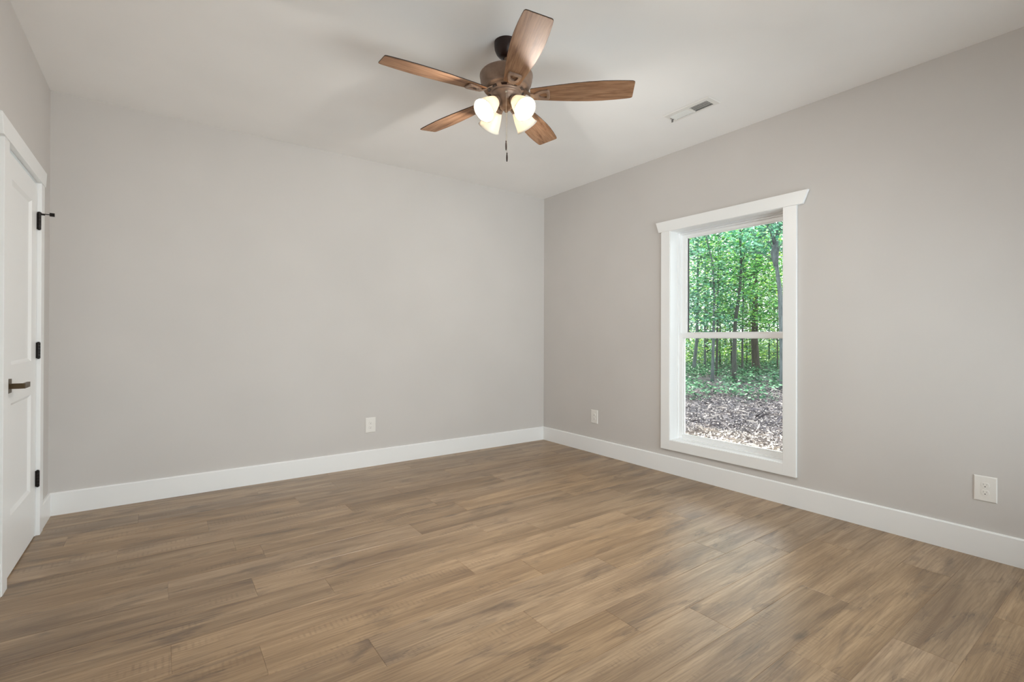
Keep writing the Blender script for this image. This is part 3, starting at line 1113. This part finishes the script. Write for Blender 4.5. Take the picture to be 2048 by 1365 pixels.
def leaves(rnd, centres, per, sxy, sz, size, droop=0.5):
    """many folded pointed leaves gathered round the given centres"""
    vs, fs = [], []
    for cx, cy, cz in centres:
        for _ in range(per):
            p_ = Vector((cx + rnd.gauss(0, sxy), cy + rnd.gauss(0, sxy), cz + rnd.gauss(0, sz)))
            a = rnd.random() * 2 * PI
            d = Vector((math.cos(a), math.sin(a), -droop * rnd.random() + 0.1 * rnd.gauss(0, 1))).normalized()
            up_ = Vector((rnd.gauss(0, 0.45), rnd.gauss(0, 0.45), 1)).normalized()
            s_ = d.cross(up_).normalized()
            nrm = s_.cross(d)
            L = size * rnd.uniform(0.6, 1.25)
            w_ = L * 0.40
            n_ = len(vs)
            vs += [p_, p_ + d * L * 0.45 + s_ * w_ - nrm * L * 0.08, p_ + d * L, p_ + d * L * 0.45 - s_ * w_ - nrm * L * 0.08]
            fs += [(n_, n_ + 1, n_ + 2), (n_, n_ + 2, n_ + 3)]
    return vs, fs


def tree(x, y, trunk, r0, bark, leaf, label, seed, crown=None, nclust=60, per=34, size=0.13, spread=1.6, group='trees in the woods beyond the window', name='forest_tree', limbs=7, fork=None):
    """trunk: list of (dx, dy, z); crown: (z0, z1)"""
    rnd = random.Random(seed)
    z0 = gh(x, y)
    e = empty(name, (x, y, z0))
    tag(e, label, 'tree', group)
    pts = [Vector((dx, dy, z)) for dx, dy, z in trunk]
    # densify
    P = []
    for i in range(len(pts) - 1):
        for q in range(4):
            P.append(pts[i].lerp(pts[i + 1], q / 4))
    P.append(pts[-1])
    hh = pts[-1].z
    rad = [r0 * (1.0 - 0.72 * max(0, p_.z) / hh) + (0.35 * r0 * max(0, 1 - (p_.z + 0.1) / 0.5)) for p_ in P]
    P[0] = P[0] - Vector((0, 0, 0.25))
    mb = MB().tube(P, rad, 10)
    if fork:
        mb.tube([Vector(q) for q in fork[0]], fork[1], 8)

    def at(z):
        for i in range(len(pts) - 1):
            if pts[i].z <= z <= pts[i + 1].z:
                return pts[i].lerp(pts[i + 1], (z - pts[i].z) / max(1e-6, pts[i + 1].z - pts[i].z))
        return pts[-1]
    cz0, cz1 = crown or (hh * 0.3, hh)
    cents = []
    for q in range(nclust):
        z = cz0 + (cz1 - cz0) * ((q + rnd.random()) / nclust)
        c = at(min(z, hh))
        f = (z - cz0) / max(0.01, cz1 - cz0)
        rr = spread * (1 - 0.55 * f) * math.sqrt(rnd.uniform(0.02, 1))
        a = rnd.random() * 2 * PI
        cents.append((c.x + rr * math.cos(a), c.y + rr * math.sin(a), z + 0.1 * rr))
    for q in range(min(limbs, len(cents))):
        c = cents[int((q + 0.5) * len(cents) / limbs)]
        s_ = at(max(0.2, min(hh, c[2] - 0.5)))
        mid = s_.lerp(Vector(c), 0.5) + Vector((0, 0, 0.12))
        mb.tube([s_, mid, Vector(c)], [r0 * 0.22, r0 * 0.14, r0 * 0.05], 5)
    mb.build('trunk', bark, e)
    vs, fs = leaves(rnd, cents, per, 0.36 * spread / 1.6, 0.10, size)
    mesh_obj('foliage', vs, fs, leaf, e)
    return e


def bearing(px, dist):
    """direction by bearing from the room, for laying the woods out"""
    t = (px - 1024) / 971.656
    d = Vector((Fv.x + Rv.x * t, Fv.y + Rv.y * t))
    return d.x * dist, d.y * dist


def line(px0, pts_px, dist, top):
    """trunk offsets sideways (in view direction) at given heights"""
    s = dist / 971.656
    return [((px - px0) * s * Rv.x, (px - px0) * s * Rv.y, z) for px, z in pts_px]


TREES = [
    # base px, distance, [(px, height)], r0, bark, leaf, crown, label
    (1386.7, 22.0, [(1386.7, 0), (1394, 1.6), (1395, 3.8), (1396, 6.2), (1394, 6.9)], 0.085, B_GREY, L_TEAL, (1.4, 6.9), 46, 'slim grey tree at the left edge of the window view'),
    (1424.8, 18.0, [(1424.8, 0), (1427, 1.6), (1428.5, 3.0), (1425, 4.4), (1414, 5.2), (1408, 6.1)], 0.060, B_GREY, L_TEAL, (1.9, 6.0), 34, 'thin pale sapling whose top bends left, left of the middle trunk'),
    (1433.0, 20.5, [(1433, 0), (1434.3, 1.6), (1436, 4.0), (1438, 6.5)], 0.055, B_DARK, L_GREEN, (2.2, 6.5), 34, 'thin dark tree close behind the pale bending sapling'),
    (1468.2, 17.5, [(1468.2, 0), (1469, 1.7), (1471, 2.3), (1477.8, 3.1), (1482, 3.9), (1481, 5.0), (1479, 6.2)], 0.085, B_DARK, L_GREEN, (2.2, 6.1), 54, 'dark curving tree in the middle of the window view'),
    (1484.8, 20.0, [(1484.8, 0), (1485, 1.6), (1486.5, 3.6), (1488, 5.2), (1488, 6.6)], 0.048, B_DARK, L_GREEN, (2.0, 6.5), 44, 'straight dark sapling just right of the curving tree'),
    (1512.4, 22.5, [(1512.4, 0), (1509, 1.5), (1510, 3.0), (1511, 5.5), (1512, 7.2)], 0.175, B_BROWN, L_YELLOW, (2.4, 7.1), 56, 'thick-trunked tree standing right of the middle of the view'),
    (1567.0, 15.0, [(1567, 0), (1565, 1.5), (1559.5, 3.1), (1552, 4.0), (1546.5, 4.7), (1541, 5.6)], 0.105, B_GREY, L_TEAL, (4.3, 5.5), 40, 'leaning grey tree with a swollen fork at the right of the view'),
    (1463.0, 24.0, [(1464, 0), (1462, 1.6), (1453, 3.2), (1449, 5.0)], 0.045, B_DARK, L_YELLOW, (1.8, 6.0), 34, 'slight leaning sapling left of the curving tree'),
    (1414.0, 30.0, [(1414, 0), (1414.5, 3), (1415, 8)], 0.085, B_BROWN, L_YELLOW, (2.4, 9.5), 46, 'brown trunk far back between the left saplings'),
    (1538.0, 27.0, [(1538, 0), (1538.5, 3), (1537, 7.5)], 0.040, B_DARK, L_YELLOW, (1.3, 8.0), 46, 'fine dark sapling far back at the right of the view'),
    (1451.0, 33.0, [(1451, 0), (1450, 4), (1452, 9)], 0.060, B_DARK, L_YELLOW, (2.2, 10.0), 46, 'distant thin dark trunk in the gap left of centre'),
    (1494.0, 25.0, [(1494, 0), (1493.5, 2.4), (1495, 4.5)], 0.030, B_DARK, L_YELLOW, (0.8, 5.5), 36, 'whip-thin sapling in front of the thick trunk'),
]
for i, (px, dist, tp, r0, bk, lf, cr, ncl, lab) in enumerate(TREES):
    x, y = bearing(px, dist)
    fk = None
    if i == 6:
        s = dist / 971.656

        def q_(p_, z):
            return ((p_ - px) * s * Rv.x, (p_ - px) * s * Rv.y, z)
        fk = ([q_(1551.5, 3.85), q_(1549, 4.25), q_(1551.5, 4.55), q_(1554, 4.9), q_(1555.5, 5.4)], [0.06, 0.125, 0.075, 0.035, 0.015])
    tree(x, y, line(px, tp, dist, 0), r0, bk, lf, lab, 100 + i, cr, ncl, 40, 0.135, 1.5, fork=fk)

# the woods to both sides and behind, each tree its own object
back = []
rb = random.Random(77)
spots = [(1345, 19), (1360, 26), (1378, 36), (1402, 40), (1430, 38), (1470, 42), (1490, 36), (1522, 40), (1548, 34), (1585, 24), (1600, 33), (1575, 44),
         (1320, 30), (1290, 22), (1625, 20), (1660, 28), (1340, 42), (1500, 30), (1440, 27), (1555, 22), (1410, 24)]
words = ['bushy', 'leafy', 'dense', 'airy', 'tall', 'broad', 'full']
for i, (px, dist) in enumerate(spots):
    x, y = bearing(px, dist)
    hgt = min(10.5, 1.6 + 0.25 * dist + rb.uniform(0, 0.8))
    sw = rb.uniform(-0.5, 0.5)
    side = 'hidden left of the window view' if px < 1372 else ('beyond the right edge of the window view' if px > 1566 else None)
    lab = 'green tree of the woods far behind the trunks outside the window'
    if side:
        lab = 'green tree of the woods ' + side
    tree(x, y, [(0, 0, 0), (sw * 0.3, sw * 0.2, hgt * 0.4), (sw, sw * 0.6, hgt)], rb.uniform(0.03, 0.065), rb.choice((B_DARK, B_BROWN, B_GREY)), (L_TEAL, L_GREEN, L_YELLOW)[i % 3],
         lab, 300 + i, (0.35 if dist > 23.5 else 1.7, hgt), 70, 46, 0.17 if dist > 28 else 0.145, 2.3, group='background trees of the woods', name='background_tree', limbs=5)

# trees left of the view whose crowns shade the bare ground
for i, (x, y, hgt) in enumerate(((9.6, 9.9, 8.0), (13.0, 11.8, 8.5))):
    tree(x, y, [(0, 0, 0), (0.1, 0.1, hgt * 0.5), (0.3, -0.2, hgt)], 0.12, B_GREY, L_GREEN,
         ['nearer shade tree left of the window view', 'farther shade tree left of the window view'][i], 500 + i, (3.4, hgt), 60, 34, 0.16, 2.4,
         group='shade trees beside the yard', name='shade_tree')

# seedlings on the forest floor
ru = random.Random(21)
cents = []
for _ in range(1300):
    px = ru.uniform(1300, 1640)
    dist = 12.0 + 30.0 * ru.random() ** 1.2
    if dist < 15.5 and ru.random() < 0.55:
        continue
    x, y = bearing(px, dist)
    if math.sin(x * 1.1 + y * 0.5) * math.sin(y * 1.3 - x * 0.4) < 0.0 and dist < 21:
        continue
    cents.append((x, y, gh(x, y) + ru.uniform(0.04, 0.32)))
vs, fs = leaves(ru, cents, 22, 0.20, 0.09, 0.105)
ug = mesh_obj('undergrowth', vs, fs, L_LOW)
tag(ug, 'low green seedlings covering the forest floor around the trunks', 'undergrowth', kind='stuff')

cents = []
for _ in range(560):
    dist = ru.uniform(25.0, 46.0)
    x, y = bearing(ru.uniform(1290, 1650), dist)
    cents.append((x, y, gh(x, y) + ru.uniform(0.15, 1.5) * min(1.0, (dist - 20) / 12)))
vs, fs = leaves(ru, cents, 34, 0.42, 0.16, 0.13)
br = mesh_obj('understory_brush', vs, fs, L_YELLOW)
tag(br, 'yellow-green brush filling the woods between the far trunks', 'brush', kind='stuff')

# dry leaves and twigs on the bare soil
rl = random.Random(31)
vs, fs = [], []
for _ in range(60000):
    px = rl.uniform(1290, 1660)
    dist = 3.9 + 13.0 * rl.random() ** 1.3
    x, y = bearing(px, dist)
    if x < XR + WT + 0.05:
        continue
    z = gh(x, y) + rl.uniform(-0.005, 0.045)
    a = rl.random() * 2 * PI
    d = Vector((math.cos(a), math.sin(a), rl.gauss(0, 0.35))).normalized()
    up_ = Vector((rl.gauss(0, 0.5), rl.gauss(0, 0.5), 1)).normalized()
    s_ = d.cross(up_).normalized()
    twig = rl.random() < 0.04
    L = rl.uniform(0.018, 0.065) if not twig else rl.uniform(0.10, 0.30)
    w_ = L * 0.33 if not twig else 0.004
    n_ = len(vs)
    p_ = Vector((x, y, z))
    nrm = s_.cross(d)
    vs += [p_, p_ + d * L * 0.5 + s_ * w_ + nrm * L * 0.15, p_ + d * L, p_ + d * L * 0.5 - s_ * w_ + nrm * L * 0.15]
    fs += [(n_, n_ + 1, n_ + 2), (n_, n_ + 2, n_ + 3)]
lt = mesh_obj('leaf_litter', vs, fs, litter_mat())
tag(lt, 'dry leaves and twigs strewn over the bare soil outside', 'leaf litter', kind='stuff')
